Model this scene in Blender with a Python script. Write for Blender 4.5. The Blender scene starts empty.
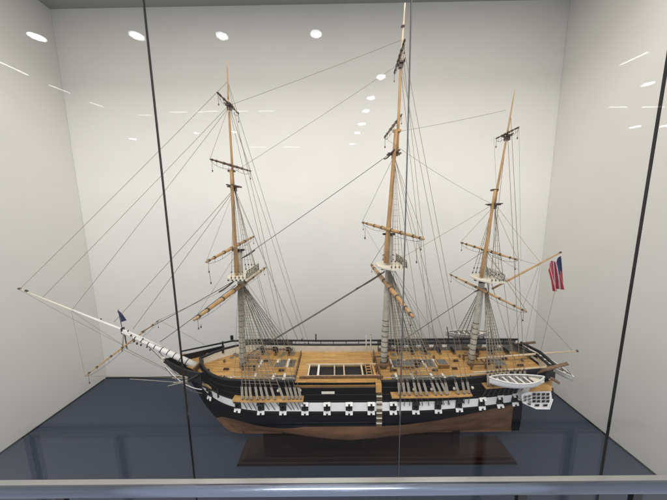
import bpy, math, random
from mathutils import Vector, Matrix
random.seed(7)
S = bpy.context.scene
COL = S.collection
# ------------------------------------------------------------------ camera
F_PX, PITCH, ROLL, YAW = 244.547, 0.13885, -0.0131047, -0.00595276
CAM = Vector((0, 0, 1.0))
_f = Vector((math.sin(YAW)*math.cos(PITCH), math.cos(YAW)*math.cos(PITCH), -math.sin(PITCH)))
_r0 = Vector((math.cos(YAW), -math.sin(YAW), 0)); _u0 = _r0.cross(_f)
_r = _r0*math.cos(ROLL)+_u0*math.sin(ROLL); _u = -_r0*math.sin(ROLL)+_u0*math.cos(ROLL)
cd = bpy.data.cameras.new('camera'); cam = bpy.data.objects.new('camera', cd); COL.objects.link(cam)
cd.sensor_width = 36; cd.lens = F_PX/667*36; cd.clip_start = .02; cd.clip_end = 60
m = Matrix((_r, _u, -_f)).transposed().to_4x4(); m.translation = CAM
cam.matrix_world = m; S.camera = cam
# ------------------------------------------------------------------ light
W = bpy.data.worlds.new("World"); S.world = W; W.use_nodes = True
W.node_tree.nodes['Background'].inputs[0].default_value = (.78, .80, .86, 1)
W.node_tree.nodes['Background'].inputs[1].default_value = .50
def area(name, loc, rot, sx, sy, e, c):
    l = bpy.data.lights.new(name, 'AREA'); l.shape = 'RECTANGLE'; l.size = sx; l.size_y = sy; l.energy = e; l.color = c
    o = bpy.data.objects.new(name, l); COL.objects.link(o); o.location = loc; o.rotation_euler = rot; return o
area('case_top_fill', (-.1, .76, 2.06), (0, 0, 0), 2.3, .34, 6.5, (1, .92, .78))  # added fill under the case ceiling, not a known fitting
area('room_fill_light', (.0, -.70, 2.98), (math.radians(40), 0, 0), 3.2, .70, 44, (1, .975, .93))  # added unseen fill behind the camera, placed clear of the glass reflections
S.view_settings.view_transform = 'Standard'; S.view_settings.look = 'None'
S.view_settings.exposure = .52; S.view_settings.gamma = 1
S.cycles.max_bounces = 8; S.cycles.transparent_max_bounces = 24
S.cycles.sample_clamp_indirect = 4; S.cycles.caustics_reflective = False

# ------------------------------------------------------------------ helpers
def ray(px, py): return _f+_r*((px-333.5)/F_PX)-_u*((py-250)/F_PX)
def at(px, py, y=.925):
    d = ray(px, py); return CAM+d*(y/d.y)
def atz(px, py, z):
    d = ray(px, py); return CAM+d*((z-CAM.z)/d.z)
def V(*a): return Vector(a)
def lerp(a, b, t): return a+(b-a)*t
def interp(x, pts):
    if x <= pts[0][0]: return pts[0][1]
    for (a, va), (b, vb) in zip(pts, pts[1:]):
        if x <= b: return va+(vb-va)*(x-a)/(b-a)
    return pts[-1][1]
MATS = {}
def mat(name, col, rough=.5, metal=0, var=.12, scale=40, bump=0, spec=.5, grain=None, coat=0):
    """procedural material: base colour broken up by noise (or by stretched grain)"""
    mt = bpy.data.materials.new(name); mt.use_nodes = True; nt = mt.node_tree
    b = nt.nodes['Principled BSDF']; b.inputs['Roughness'].default_value = rough; b.inputs['Metallic'].default_value = metal
    b.inputs['Specular IOR Level'].default_value = spec; b.inputs['Coat Weight'].default_value = coat
    tc = nt.nodes.new('ShaderNodeTexCoord'); mp = nt.nodes.new('ShaderNodeMapping')
    nt.links.new(tc.outputs['Object'], mp.inputs[0])
    if grain: mp.inputs['Scale'].default_value = grain
    n = nt.nodes.new('ShaderNodeTexNoise'); n.inputs['Scale'].default_value = scale; n.inputs['Detail'].default_value = 6
    n.inputs['Roughness'].default_value = .65
    nt.links.new(mp.outputs[0], n.inputs['Vector'])
    r = nt.nodes.new('ShaderNodeValToRGB'); r.color_ramp.elements[0].position = .3; r.color_ramp.elements[1].position = .7
    r.color_ramp.elements[0].color = tuple(c*(1-var) for c in col)+(1,)
    r.color_ramp.elements[1].color = tuple(min(1, c*(1+var)) for c in col)+(1,)
    nt.links.new(n.outputs['Fac'], r.inputs[0]); nt.links.new(r.outputs[0], b.inputs['Base Color'])
    if bump:
        bp = nt.nodes.new('ShaderNodeBump'); bp.inputs['Strength'].default_value = bump; bp.inputs['Distance'].default_value = .002
        nt.links.new(n.outputs['Fac'], bp.inputs['Height']); nt.links.new(bp.outputs[0], b.inputs['Normal'])
    MATS[name] = mt; return mt
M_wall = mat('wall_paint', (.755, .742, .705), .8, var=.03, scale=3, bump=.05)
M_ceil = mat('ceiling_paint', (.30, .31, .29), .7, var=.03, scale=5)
M_floor = mat('blue_board', (.031, .042, .068), .8, var=.35, scale=420, bump=.4, spec=.4)
M_black = mat('black_paint', (.006, .006, .007), .42, var=.3, scale=70, bump=.1, spec=.3)
M_white = mat('white_paint', (.74, .73, .69), .5, var=.06, scale=60)
M_brightwhite = mat('bright_white_paint', (.86, .85, .82), .5, var=.05, scale=60)
M_cream = mat('cream_paint', (.72, .68, .56), .55, var=.10, scale=60)
M_copper = mat('red_brown_bottom', (.155, .075, .045), .5, var=.35, scale=22, bump=.15, grain=(.5, 1, 1.5))
M_wood = mat('spar_wood', (.43, .25, .10), .45, var=.3, scale=50, grain=(1, 1, .3))
M_chan = mat('channel_wood', (.50, .29, .10), .5, var=.35, scale=45, grain=(.6, 1, 1))
M_wood2 = mat('pale_spar_wood', (.58, .46, .30), .5, var=.2, scale=50)
M_dwood = mat('dark_wood', (.07, .035, .022), .4, var=.5, scale=30, coat=.2)
M_rwood = mat('brown_wood', (.16, .090, .045), .5, var=.4, scale=60)
M_base = mat('base_mahogany', (.016, .005, .003), .42, var=.8, scale=14, grain=(.25, 2, 2), coat=0, spec=.22)
M_mast = mat('mast_paint', (.46, .43, .36), .6, var=.25, scale=50)
M_rope = mat('tan_rope', (.22, .185, .125), .9, var=.3, scale=200)
M_ropes = mat('shroud_rope', (.23, .20, .15), .9, var=.3, scale=200)
M_ropel = mat('pale_rope', (.42, .38, .31), .9, var=.3, scale=200)
M_roped = mat('dark_rope', (.07, .06, .045), .9, var=.3, scale=200)
M_grey = mat('grey_grating', (.13, .125, .115), .7, var=.5, scale=120)
M_pit = mat('dark_opening', (.008, .007, .006), .8, var=.3)
M_boat = mat('boat_paint', (.66, .67, .66), .5, var=.06, scale=80)
M_boatin = mat('boat_inside', (.30, .30, .27), .6, var=.3, scale=80)
M_seal = mat('black_seal', (.008, .008, .008), .4, var=.1)
M_gseal = mat('grey_seal', (.09, .08, .095), .3, var=.1)
M_steel = mat('brushed_steel', (.62, .62, .61), .32, metal=1, var=.05, scale=30, grain=(.05, 4, 4))
M_blue_steel = mat('blue_steel', (.33, .38, .49), .26, metal=1, var=.08, scale=30, grain=(.05, 4, 4))
M_navy = mat('navy_cloth', (.012, .018, .07), .8, var=.3)
M_red = mat('red_cloth', (.33, .018, .035), .8, var=.2)
M_pwhite = mat('white_cloth', (.5, .46, .46), .8, var=.1)
M_gold = mat('gilt', (.55, .42, .20), .5, var=.3)
# deck planking : planks run fore and aft
def planks():
    mt = mat('deck_planking', (.62, .37, .115), .5, var=.28, scale=60, grain=(.25, 2, 1))
    nt = mt.node_tree; b = nt.nodes['Principled BSDF']; src = b.inputs['Base Color'].links[0].from_socket
    tc = nt.nodes.new('ShaderNodeNewGeometry'); mp = nt.nodes.new('ShaderNodeMapping')
    nt.links.new(tc.outputs['Position'], mp.inputs[0])
    br = nt.nodes.new('ShaderNodeTexBrick'); br.inputs['Scale'].default_value = 1
    br.inputs['Brick Width'].default_value = .11; br.inputs['Row Height'].default_value = .0062; br.inputs['Mortar Size'].default_value = .0006
    br.inputs['Color1'].default_value = (1, 1, 1, 1); br.inputs['Color2'].default_value = (.70, .63, .56, 1); br.inputs['Mortar'].default_value = (.30, .24, .18, 1)
    nt.links.new(mp.outputs[0], br.inputs['Vector'])
    mx = nt.nodes.new('ShaderNodeMix'); mx.data_type = 'RGBA'; mx.blend_type = 'MULTIPLY'; mx.inputs[0].default_value = 1
    nt.links.new(src, mx.inputs[6]); nt.links.new(br.outputs['Color'], mx.inputs[7]); nt.links.new(mx.outputs[2], b.inputs['Base Color'])
    return mt
M_deck = planks()
def hullmat():
    # black topsides above the painted waterline, red-brown bottom below it
    mt = mat('hull_paint', (.005, .005, .0055), .65, var=.3, scale=70, bump=0, spec=.06); nt = mt.node_tree; b = nt.nodes['Principled BSDF']
    src = b.inputs['Base Color'].links[0].from_socket
    tc = nt.nodes.new('ShaderNodeTexCoord'); sx = nt.nodes.new('ShaderNodeSeparateXYZ'); nt.links.new(tc.outputs['Object'], sx.inputs[0])
    mr = nt.nodes.new('ShaderNodeMapRange'); mr.inputs['From Min'].default_value = -.64; mr.inputs['From Max'].default_value = -.22
    mr.inputs['To Min'].default_value = .070; mr.inputs['To Max'].default_value = .150; nt.links.new(sx.outputs['X'], mr.inputs['Value'])
    sub = nt.nodes.new('ShaderNodeMath'); sub.operation = 'GREATER_THAN'; nt.links.new(mr.outputs[0], sub.inputs[0]); nt.links.new(sx.outputs['Z'], sub.inputs[1])
    rud = nt.nodes.new('ShaderNodeMath'); rud.operation = 'LESS_THAN'; rud.inputs[1].default_value = .636; nt.links.new(sx.outputs['X'], rud.inputs[0])
    mu = nt.nodes.new('ShaderNodeMath'); mu.operation = 'MULTIPLY'; nt.links.new(sub.outputs[0], mu.inputs[0]); nt.links.new(rud.outputs[0], mu.inputs[1])
    mp = nt.nodes.new('ShaderNodeMapping'); mp.inputs['Scale'].default_value = (.5, 1, 1.5); nt.links.new(tc.outputs['Object'], mp.inputs[0])
    n = nt.nodes.new('ShaderNodeTexNoise'); n.inputs['Scale'].default_value = 22; n.inputs['Detail'].default_value = 6; nt.links.new(mp.outputs[0], n.inputs['Vector'])
    r = nt.nodes.new('ShaderNodeValToRGB'); r.color_ramp.elements[0].position = .3; r.color_ramp.elements[1].position = .7
    r.color_ramp.elements[0].color = (.14, .070, .036, 1); r.color_ramp.elements[1].color = (.25, .135, .075, 1); nt.links.new(n.outputs['Fac'], r.inputs[0])
    mx = nt.nodes.new('ShaderNodeMix'); mx.data_type = 'RGBA'; nt.links.new(mu.outputs[0], mx.inputs[0]); nt.links.new(src, mx.inputs[6]); nt.links.new(r.outputs[0], mx.inputs[7])
    nt.links.new(mx.outputs[2], b.inputs['Base Color']); return mt
M_hull = hullmat()
def glassmat():
    mt = bpy.data.materials.new('clear_glass'); mt.use_nodes = True; nt = mt.node_tree; nt.nodes.clear()
    out = nt.nodes.new('ShaderNodeOutputMaterial'); mix = nt.nodes.new('ShaderNodeMixShader')
    tr = nt.nodes.new('ShaderNodeBsdfTransparent'); tr.inputs[0].default_value = (.99, .99, .99, 1)
    gl = nt.nodes.new('ShaderNodeBsdfGlossy'); gl.inputs['Roughness'].default_value = .004
    lw = nt.nodes.new('ShaderNodeLayerWeight'); lw.inputs[0].default_value = .5
    p = nt.nodes.new('ShaderNodeMath'); p.operation = 'POWER'; p.inputs[1].default_value = 5
    q = nt.nodes.new('ShaderNodeMath'); q.operation = 'MULTIPLY_ADD'; q.inputs[1].default_value = .95; q.inputs[2].default_value = .010
    nt.links.new(lw.outputs['Facing'], p.inputs[0]); nt.links.new(p.outputs[0], q.inputs[0]); nt.links.new(q.outputs[0], mix.inputs[0])
    nt.links.new(tr.outputs[0], mix.inputs[1]); nt.links.new(gl.outputs[0], mix.inputs[2]); nt.links.new(mix.outputs[0], out.inputs[0])
    return mt
M_glass = glassmat()
def emis(name, c, s):
    mt = bpy.data.materials.new(name); mt.use_nodes = True; b = mt.node_tree.nodes['Principled BSDF']
    b.inputs['Base Color'].default_value = (.8, .8, .8, 1); b.inputs['Emission Color'].default_value = c+(1,); b.inputs['Emission Strength'].default_value = s
    return mt
M_lamp = emis('lamp_light', (.92, .96, 1.0), 28)
M_lampw = emis('warm_lamp_light', (1, .93, .82), 26)

M_strip = emis('strip_light', (1, .96, .9), 13)
ORG = {}
class MB:
    """collects shapes; build() links them as ONE mesh object"""
    def __init__(s): s.v = []; s.f = []; s.m = []; s.sm = []; s.mi = 0
    def add(s, vs, fs, smooth=False):
        o = len(s.v); s.v += [Vector(v) for v in vs]
        for f in fs: s.f.append([i+o for i in f]); s.m.append(s.mi); s.sm.append(smooth)
        return s
    def box(s, c, d, R=None, taper=1):
        c = Vector(c); h = Vector(d)/2; vs = []
        for z in (-1, 1):
            k = taper if z > 0 else 1
            for x, y in ((-1, -1), (1, -1), (1, 1), (-1, 1)):
                p = Vector((x*h.x*k, y*h.y*k, z*h.z)); vs.append(c+(R@p if R else p))
        return s.add(vs, [(3, 2, 1, 0), (4, 5, 6, 7), (0, 1, 5, 4), (1, 2, 6, 5), (2, 3, 7, 6), (3, 0, 4, 7)])
    def bar(s, a, b, w, h, up=(0, 0, 1)):
        a = Vector(a); b = Vector(b); d = b-a; L = d.length; d.normalize(); up = Vector(up)
        if abs(d.dot(up)) > .98: up = Vector((0, 1, 0))
        y = up.cross(d).normalized(); z = d.cross(y); R = Matrix((d, y, z)).transposed()
        return s.box((a+b)/2, (L, w, h), R)
    def tube(s, pts, rad, n=6, cap=True):
        pts = [Vector(p) for p in pts]; k = len(pts)
        if not hasattr(rad, '__len__'): rad = [rad]*k
        vs = []; ref = None
        for i, p in enumerate(pts):
            d = (pts[min(i+1, k-1)]-pts[max(i-1, 0)]).normalized()
            if ref is None:
                ref = d.cross(Vector((0, 0, 1)) if abs(d.z) < .9 else Vector((1, 0, 0))).normalized()
            ref = (ref-d*ref.dot(d)).normalized(); w = d.cross(ref)
            for j in range(n):
                a = 2*math.pi*j/n; vs.append(p+(ref*math.cos(a)+w*math.sin(a))*rad[i])
        fs = [(i*n+j, i*n+(j+1) % n, (i+1)*n+(j+1) % n, (i+1)*n+j) for i in range(k-1) for j in range(n)]
        if cap: fs += [tuple(range(n-1, -1, -1)), tuple(range((k-1)*n, k*n))]
        return s.add(vs, fs, True)
    def prism(s, poly, off):
        """poly: list of points, off: vector"""
        n = len(poly); off = Vector(off); vs = [Vector(p) for p in poly]+[Vector(p)+off for p in poly]
        return s.add(vs, [tuple(range(n-1, -1, -1)), tuple(range(n, 2*n))]+[(i, (i+1) % n, n+(i+1) % n, n+i) for i in range(n)])
    def ball(s, c, r, n=8, sq=(1, 1, 1)):
        c = Vector(c); vs = [c+Vector((0, 0, r*sq[2]))]
        for i in range(1, n//2):
            t = math.pi*i/(n//2)
            for j in range(n):
                a = 2*math.pi*j/n; vs.append(c+Vector((r*sq[0]*math.sin(t)*math.cos(a), r*sq[1]*math.sin(t)*math.sin(a), r*sq[2]*math.cos(t))))
        vs.append(c-Vector((0, 0, r*sq[2]))); L = len(vs)-1; fs = [(0, 1+j, 1+(j+1) % n) for j in range(n)]
        for i in range(n//2-2):
            fs += [(1+i*n+j, 1+(i+1)*n+j, 1+(i+1)*n+(j+1) % n, 1+i*n+(j+1) % n) for j in range(n)]
        b = 1+(n//2-2)*n; fs += [(L, b+(j+1) % n, b+j) for j in range(n)]
        return s.add(vs, fs, True)
    def use(s, i): s.mi = i; return s
    def build(s, name, mats, parent=None, bevel=0, org=None):
        if not isinstance(mats, (list, tuple)): mats = [mats]
        lo = Vector([min(v[i] for v in s.v) for i in range(3)]); hi = Vector([max(v[i] for v in s.v) for i in range(3)])
        o3 = Vector(org) if org else Vector(((lo.x+hi.x)/2, (lo.y+hi.y)/2, lo.z))
        me = bpy.data.meshes.new(name); me.from_pydata([tuple(v-o3) for v in s.v], [], s.f)
        for mt in mats: me.materials.append(mt)
        for p, mi, sm in zip(me.polygons, s.m, s.sm): p.material_index = mi; p.use_smooth = sm
        me.update(); o = bpy.data.objects.new(name, me); COL.objects.link(o)
        if parent: o.parent = parent; o.location = o3-ORG[parent.name]
        else: o.location = o3
        ORG[o.name] = o3.copy()
        if bevel:
            b = o.modifiers.new('bevel', 'BEVEL'); b.width = bevel; b.segments = 2; b.limit_method = 'ANGLE'
        return o
def tag(o, label=None, cat=None, group=None, kind=None):
    if label: o['label'] = label
    if cat: o['category'] = cat
    if group: o['group'] = group
    if kind: o['kind'] = kind
    return o
def empty(name, loc, label=None, cat=None, group=None):
    o = bpy.data.objects.new(name, None); COL.objects.link(o); o.location = loc; o.empty_display_size = .05
    ORG[o.name] = Vector(loc); return tag(o, label, cat, group)
def copy_tree(o, parent=None):
    c = o.copy(); COL.objects.link(c); c.parent = parent
    for ch in list(o.children): copy_tree(ch, c)
    return c

# ------------------------------------------------------------------ the case (setting)
XL, XR, YB, ZT, YG = -1.458, 1.217, 1.4, 2.079, .588
t = .03
tag(MB().box(((XL+XR)/2, (YG+YB)/2+.01, -t/2), (XR-XL, YB-YG+.02, t)).build('floor', M_floor), 'dark blue matte case floor under the model ship', kind='structure')
tag(MB().box(((XL+XR)/2, YB+.02+t/2, ZT/2), (XR-XL+.3, t, ZT+.2)).build('wall_back', M_wall), 'off-white back wall of the display case', kind='structure')
tag(MB().box((XL-t/2, (YG+YB)/2+.01, ZT/2), (t, YB-YG+.018, ZT+.1)).build('wall_left', M_wall), 'off-white left wall of the display case', kind='structure')
tag(MB().box((XR+t/2, (YG+YB)/2+.01, ZT/2), (t, YB-YG+.018, ZT+.1)).build('wall_right', M_wall), 'off-white right wall of the display case', kind='structure')
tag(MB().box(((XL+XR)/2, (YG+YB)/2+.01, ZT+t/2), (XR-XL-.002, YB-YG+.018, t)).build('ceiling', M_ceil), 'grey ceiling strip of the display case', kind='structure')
# shadow gap where floor meets walls
g = MB(); g.box(((XL+XR)/2, YB+.014, .003), (XR-XL, .008, .006)).box((XL+.003, (YG+YB)/2, .003), (.006, YB-YG, .006)).box((XR-.003, (YG+YB)/2, .003), (.006, YB-YG, .006))
tag(g.build('floor_edge', M_black), 'thin dark joint around the blue case floor', kind='structure')

# glass panels with seams between
seams = [XL-.30, -.4013, .1687, .7294, XR+.25]
glabels = ['clear glass panel in front of the bowsprit, left of the left black seam',
           'clear glass panel covering the foremast, between the left black seam and thin grey seam',
           'clear glass panel covering the stern, between the thin grey and right black seams',
           'clear glass panel right of the black right seam']
for i in range(4):
    a, b = seams[i], seams[i+1]
    root = empty('glass_panel', ((a+b)/2, YG, -.12), glabels[i], 'glass panel', 'front glass panels of the display case')
    MB().box(((a+b)/2, YG, .95), (b-a-.004, .006, 2.14)).build('pane', M_glass, root)
    if i < 3:
        mt = M_gseal if i == 1 else M_seal
        w = .0016 if i == 1 else .0013
        sl = MB(); sl.box((b, YG, .95), (w, .0064, 2.14)); sl.build('seal', mt, root)

# display base
root = empty('display_base', (.157, .915, 0), 'long low dark mahogany base board under the keel of the model ship', 'display base')
b = MB(); b.box((.157, .915, .0075), (1.135, .118, .015), taper=.985); b.build('board', M_base, root, bevel=.003)
b = MB(); b.box((.157, .915, .020), (1.10, .098, .010), taper=.97); b.build('board', M_base, root, bevel=.002)
for x in (-.22, .12, .50):
    b = MB(); b.box((x, .925, .052), (.034, .030, .056), taper=.7); b.box((x, .912, .092), (.026, .006, .03)); b.box((x, .938, .092), (.026, .006, .03))
    b.build('keel_support', M_base, root)

b = MB(); b.box((.085, .925, .054), (.80, .014, .060)); b.build('keel_block', M_base, root, bevel=.002)
# handrail in front of the glass
RY = .50
root = empty('handrail', (-.1, RY, -.3), 'horizontal polished steel handrail running in front of the glass', 'handrail')
pa = at(-60, 492.6, RY); pb = at(730, 486.6, RY)
MB().tube([pa, pb], .0118, 24).build('rail', M_blue_steel, root)
la, lb = at(-60, 486.6, RY+.012), at(730, 480.6, RY+.012)
lg = MB(); lg.bar(la, lb, .022, .0095); lg.build('top_highlight', M_steel, root, bevel=.002)  # separate pale bar stands in for the bright reflection along the tube's top
zr = (pa.z+pb.z)/2
for px in (-57, 57, 524, 640):
    x = at(px, 490, RY).x
    p = MB(); p.bar((x, RY+.006, zr-.014), (x, RY+.006, zr-.5), .022, .010, up=(0, 1, 0)); p.build('post', M_seal, root)

# lamps of the room, seen as reflections in the glass
def lamp_pos(px, py, z):
    p = atz(px, py, z); return V(p.x, 2*YG-p.y, p.z)
G = 'ceiling downlights reflected in the glass'
for i, (px, py, rr) in enumerate([(37, 37, .062), (137, 36, .062), (222, 36, .055), (316, 34, .055), (381, 77, .06), (371, 98, .06), (366, 111, .06), (362, 124, .07), (357, 133, .07), (352, 144, .07),
                   (133, 139, .07), (234, 132, .06), (196, 133, .05), (648, 84, .06), (635, 127, .08), (664, 126, .08), (655, 65, .04), (588, 250, .05)]):
    if i >= 16: continue
    p = lamp_pos(px, py, 2.75)
    root = empty('ceiling_light', p, 'round white ceiling downlight shining as an oval spot in the glass', 'ceiling light', G)
    b = MB(); n = 24; b.add([p]+[p+V(rr*math.cos(2*math.pi*k/n), rr*math.sin(2*math.pi*k/n), 0) for k in range(n)], [(0, 1+(k+1) % n, 1+k) for k in range(n)])
    b.build('diffuser', M_lamp if px < 600 else M_lampw, root)
    b = MB(); pts = [p+V((rr+.006)*math.cos(2*math.pi*k/n), (rr+.006)*math.sin(2*math.pi*k/n), .012) for k in range(n+1)]
    b.tube(pts, .007, 6); b.build('ring', M_white, root)
for a, bb in [((0, 62), (28, 75)), ((49, 85), (70, 93)), ((89, 102), (104, 107)), ((137, 115), (152, 115)), ((169, 112), (187, 112)), ((197, 112), (218, 111)), ((228, 111), (248, 111)), ((258, 111), (274, 111)),
              ((620, 65), (648, 52)), ((609, 107), (627, 107)), ((642, 107), (664, 107)), ((282, 147), (300, 147)), ((250, 147), (266, 147))]:
    p = lamp_pos(*a, 2.78); q = lamp_pos(*bb, 2.78)
    o = MB().bar(p, q, .010, .010).build('track_light', M_strip)
    tag(o, 'thin white ceiling strip light showing as a faint line in the glass', 'strip light', 'strip lights reflected in the glass')

# ------------------------------------------------------------------ the ship
YC = .925
SHIP = empty('model_ship', (.1, YC, .088), 'three-masted black wooden sailing frigate model with white gun stripe on a dark base', 'model ship')
RAIL = lambda x: .411+.020*((x-.1)/.68)**2
DECK = lambda x: RAIL(x)-.031
BZ = [(.095, .008), (.100, .030), (.11, .060), (.13, .088), (.16, .109), (.20, .124), (.25, .133), (.30, .134), (.35, .131), (.43, .127)]
XS = [(.095, -.40), (.11, -.44), (.125, -.462), (.16, -.492), (.187, -.512), (.25, -.548), (.32, -.566), (.36, -.562), (.46, -.558)]
XE = [(.22, .735), (.25, .750), (.30, .775), (.36, .795), (.46, .815)]
def hb(x, z):
    xs = interp(z, XS); xe = interp(z, XE)
    if x <= xs or x > xe+1e-4: return 0.003 if x <= xs else 0
    B = interp(z, BZ)
    e = interp(z, [(.095, .70), (.2, .47), (.30, .33), (.43, .20)]); n = interp(z, [(.095, 1.2), (.2, 1.9), (.3, 2.3), (.43, 2.4)])
    t = min(1, (x-xs)/e); f = 1-(1-t)**n
    r = interp(z, [(.095, .75), (.2, .62), (.30, .5), (.43, .5)]); wt = interp(z, [(.22, .03), (.25, .20), (.29, .52), (.33, .62), (.43, .66)])
    mm = interp(z, [(.095, .9), (.2, 1.15), (.27, 1.8), (.43, 2.0)])
    s = max(0, (x-(xe-r))/r); g = wt+(1-wt)*(1-s**mm)
    return max(.003, B*f*g)
def hp(x, z, side, off=0):
    """point on hull side; side -1 near, +1 far"""
    b = hb(x, z); e = .004
    s = (hb(x+e, z)-hb(max(x-e, interp(z, XS)+.0005), z))/(2*e); s = max(-3, min(3, s))
    n = V(-s, 1, 0).normalized()
    return V(x+n.x*off, YC+side*(b+n.y*off), z)
NU = 72
def hull():
    b = MB(); zl = [.095, .098, .103, .11, .12, .13, .145, .16, .18, .20, .22, .24, .255, .27, .285, .30, .32, .34, .36, .375]+[None]*3
    us = [(i/NU) for i in range(NU+1)]; us = [u*u*(1-u)*.55+u*(1-u*(1-u)*.55) if u < .5 else u for u in us]
    us[0] = .0005
    rings = []
    for u in us:
        row = []
        for k, z in enumerate(zl):
            if z is None:
                x0 = -.558+(.815+.558)*u; j = k-20; z = lerp(.375, RAIL(x0), (j+1)/3)
            xs, xe = interp(z, XS), interp(z, XE); x = xs+(xe-xs)*u
            row.append((x, z, hb(x, z)))
        rings.append(row)
    nz = len(zl); vs = []; fs = []
    for side in (-1, 1):
        for row in rings: vs += [V(x, YC+side*w, z) for x, z, w in row]
    N = len(rings)*nz
    fm = []
    for sd in (0, 1):
        for i in range(NU):
            for k in range(nz-1):
                a = sd*N+i*nz+k; q = (a, a+nz, a+nz+1, a+1)
                fs.append(q if sd == 0 else q[::-1]); fm.append(1 if k < 11 else 0)
    for i in (0, NU):
        for k in range(nz-1):
            a = i*nz+k; q = (a, a+1, a+1+N, a+N); fs.append(q); fm.append(1 if k < 11 else 0)
    for i in range(NU):
        a = i*nz; fs.append((a, a+N, a+nz+N, a+nz)); fm.append(1)
    b.add(vs, fs, True); b.m = fm
    # keel, stem post and rudder
    b.use(1); b.box((.17, YC, .0925), (1.13, .010, .011))
    b.use(0)
    st = [(-.40, .088), (-.45, .098), (-.478, .122), (-.515, .172), (-.555, .235), (-.584, .300), (-.610, .352), (-.685, .402), (-.705, .420), (-.58, .405), (-.56, .32), (-.535, .24), (-.48, .16), (-.43, .108), (-.40, .098)]
    b.prism([V(x, YC-.006, z) for x, z in st], (0, .012, 0))
    b.prism([V(x, YC-.005, z) for x, z in [(.7362, .090), (.768, .092), (.772, .15), (.770, .24), (.765, .27), (.7362, .245)]], (0, .010, 0))
    return b.build('hull', [M_hull, M_hull], SHIP, org=(.1, YC, .088))
H = hull()
# wales / mouldings along the side
def strip(z0, z1, xa, xb, side, off, n=60, zf=None):
    b = MB(); vs = []
    for i in range(n+1):
        x = lerp(xa, xb, i/n); d = zf(x) if zf else 0
        vs += [hp(x, z0+d, side, off), hp(x, z1+d, side, off)]
    b.add(vs, [(2*i, 2*i+2, 2*i+3, 2*i+1) if side < 0 else (2*i, 2*i+1, 2*i+3, 2*i+2) for i in range(n)], True)
    return b
shr = lambda x: .012*((x-.1)/.68)**2
for sd in (-1, 1):
    b = strip(.3040, .3370, -.545, .70, sd, .0016, 70, lambda x: shr(x)-.006*max(0, (x-.45)/.3))
    b.build('gun_stripe', M_brightwhite, H)
    for z, rr in ((.3425, .0016), (.2975, .0016), (.392, .0018), (.366, .0012)):
        MB().tube([hp(lerp(-.555, .765, i/50), z+shr(lerp(-.555, .765, i/50)), sd, .0008) for i in range(51)], rr, 5).build('moulding', M_black, H)
# gun ports on the near side
PX = [217, 239.5, 261, 283, 305, 327, 349, 371, 393, 415.5, 438, 459.5, 480, 499.5, 516]
for i, px in enumerate(PX):
    x = at(px, 407, .79 if 250 < px < 470 else .81).x
    if i == 0: x = -.487
    z = .320+shr(x)-.006*max(0, (x-.45)/.3)
    p = hp(x, z, -1, .002); q = hp(x+.006, z, -1, .002); ex = (q-p).normalized(); nn = V(ex.y, -ex.x, 0)
    R = Matrix((ex, -nn, V(0, 0, 1))).transposed()
    MB().box(p, (.0235, .004, .025), R).build('gun_port', M_pit, H)
    MB().tube([p+nn*.0, p+nn*.012, p+nn*.0121, p+nn*.015], [.0035, .003, .0042, .0042], 8).build('gun_barrel', M_black, H)
    for up in (1, -1):
        c = p+V(0, 0, .0165 if up > 0 else -.0185)+nn*.006
        Rl = R@Matrix.Rotation(math.radians((-36 if up > 0 else -24)+random.uniform(-9, 9)), 3, 'X')@Matrix.Rotation(random.uniform(-.04, .04), 3, 'Y')
        l = MB(); l.box(c, (.0255, .0018, .0125), Rl); l.use(1)
        l.box(c+Rl@V(0, -.0013, -.003 if up > 0 else -.0042), (.007, .0012, .0065), Rl)
        if up > 0 and px < 300: l = MB().box(c, (.0255, .0018, .0125), Rl)
        l.build('port_lid', [M_brightwhite if not (up > 0 and (px < 300 or 400 < px < 475)) else M_black, M_black], H)
# decks
def deck_sheet(z_of, xa, xb, inset, name, mt, n=40):
    b = MB(); vs = []
    for i in range(n+1):
        x = lerp(xa, xb, i/n); z = z_of(x); w = max(.004, hb(x, z)-inset)
        for k in range(5):
            y = lerp(-1, 1, k/4); vs.append(V(x, YC+y*w, z+.003*(1-y*y)))
    b.add(vs, [(5*i+k, 5*i+5+k, 5*i+6+k, 5*i+1+k) for i in range(n) for k in range(4)])
    return b.build(name, mt, SHIP)
deck_sheet(DECK, -.553, .80, .003, 'deck', M_deck)
XW0, XW1 = -.150, .150
# waist platform with its skylight hatch
b = MB(); yn, yf = YC-.131, YC+.085; zp = .402
hx0, hx1, hy0, hy1 = -.108, .142, .838, .915
for x0, x1, y0, y1 in ((XW0, XW1, yn, hy0), (XW0, XW1, hy1, yf), (XW0, hx0, hy0, hy1), (hx1, XW1, hy0, hy1)):
    b.box(((x0+x1)/2, (y0+y1)/2, zp-.004), (x1-x0, y1-y0, .008))
WD = b.build('waist_deck', M_deck, SHIP)
b = MB(); b.box(((hx0+hx1)/2, (hy0+hy1)/2, zp-.0115), (hx1-hx0, hy1-hy0, .003)); b.build('hatch_well', M_pit, WD)
b = MB(); w = .0045
b.box(((hx0+hx1)/2, hy0-.004, zp+.004), (hx1-hx0+.06, .006, .010)); b.build('hatch_coaming', M_rwood, WD)
b = MB(); b.box(((hx0+hx1)/2+.004, hy0+.004, zp+.002), (hx1-hx0+.03, w, .007)).box(((hx0+hx1)/2+.004, hy1, zp+.002), (hx1-hx0+.03, .006, .006)); b.build('hatch_coaming', M_wood2, WD)
for i, px in enumerate((309, 318.5, 334.5, 344, 362)):
    x = atz(px, 371, zp).x
    MB().box((x, (hy0+hy1)/2+.002, zp+.0015), ((.0045, .0075, .005, .005, .006)[i], hy1-hy0-.008, .007)).build('skid_beam', [M_cream, M_white, M_ropel, M_wood2, M_wood2][i], WD)
b = MB()
for dx in (0, .020): b.bar((.118+dx, .845, .388), (.114+dx, .91, .414), .003, .004)
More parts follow.
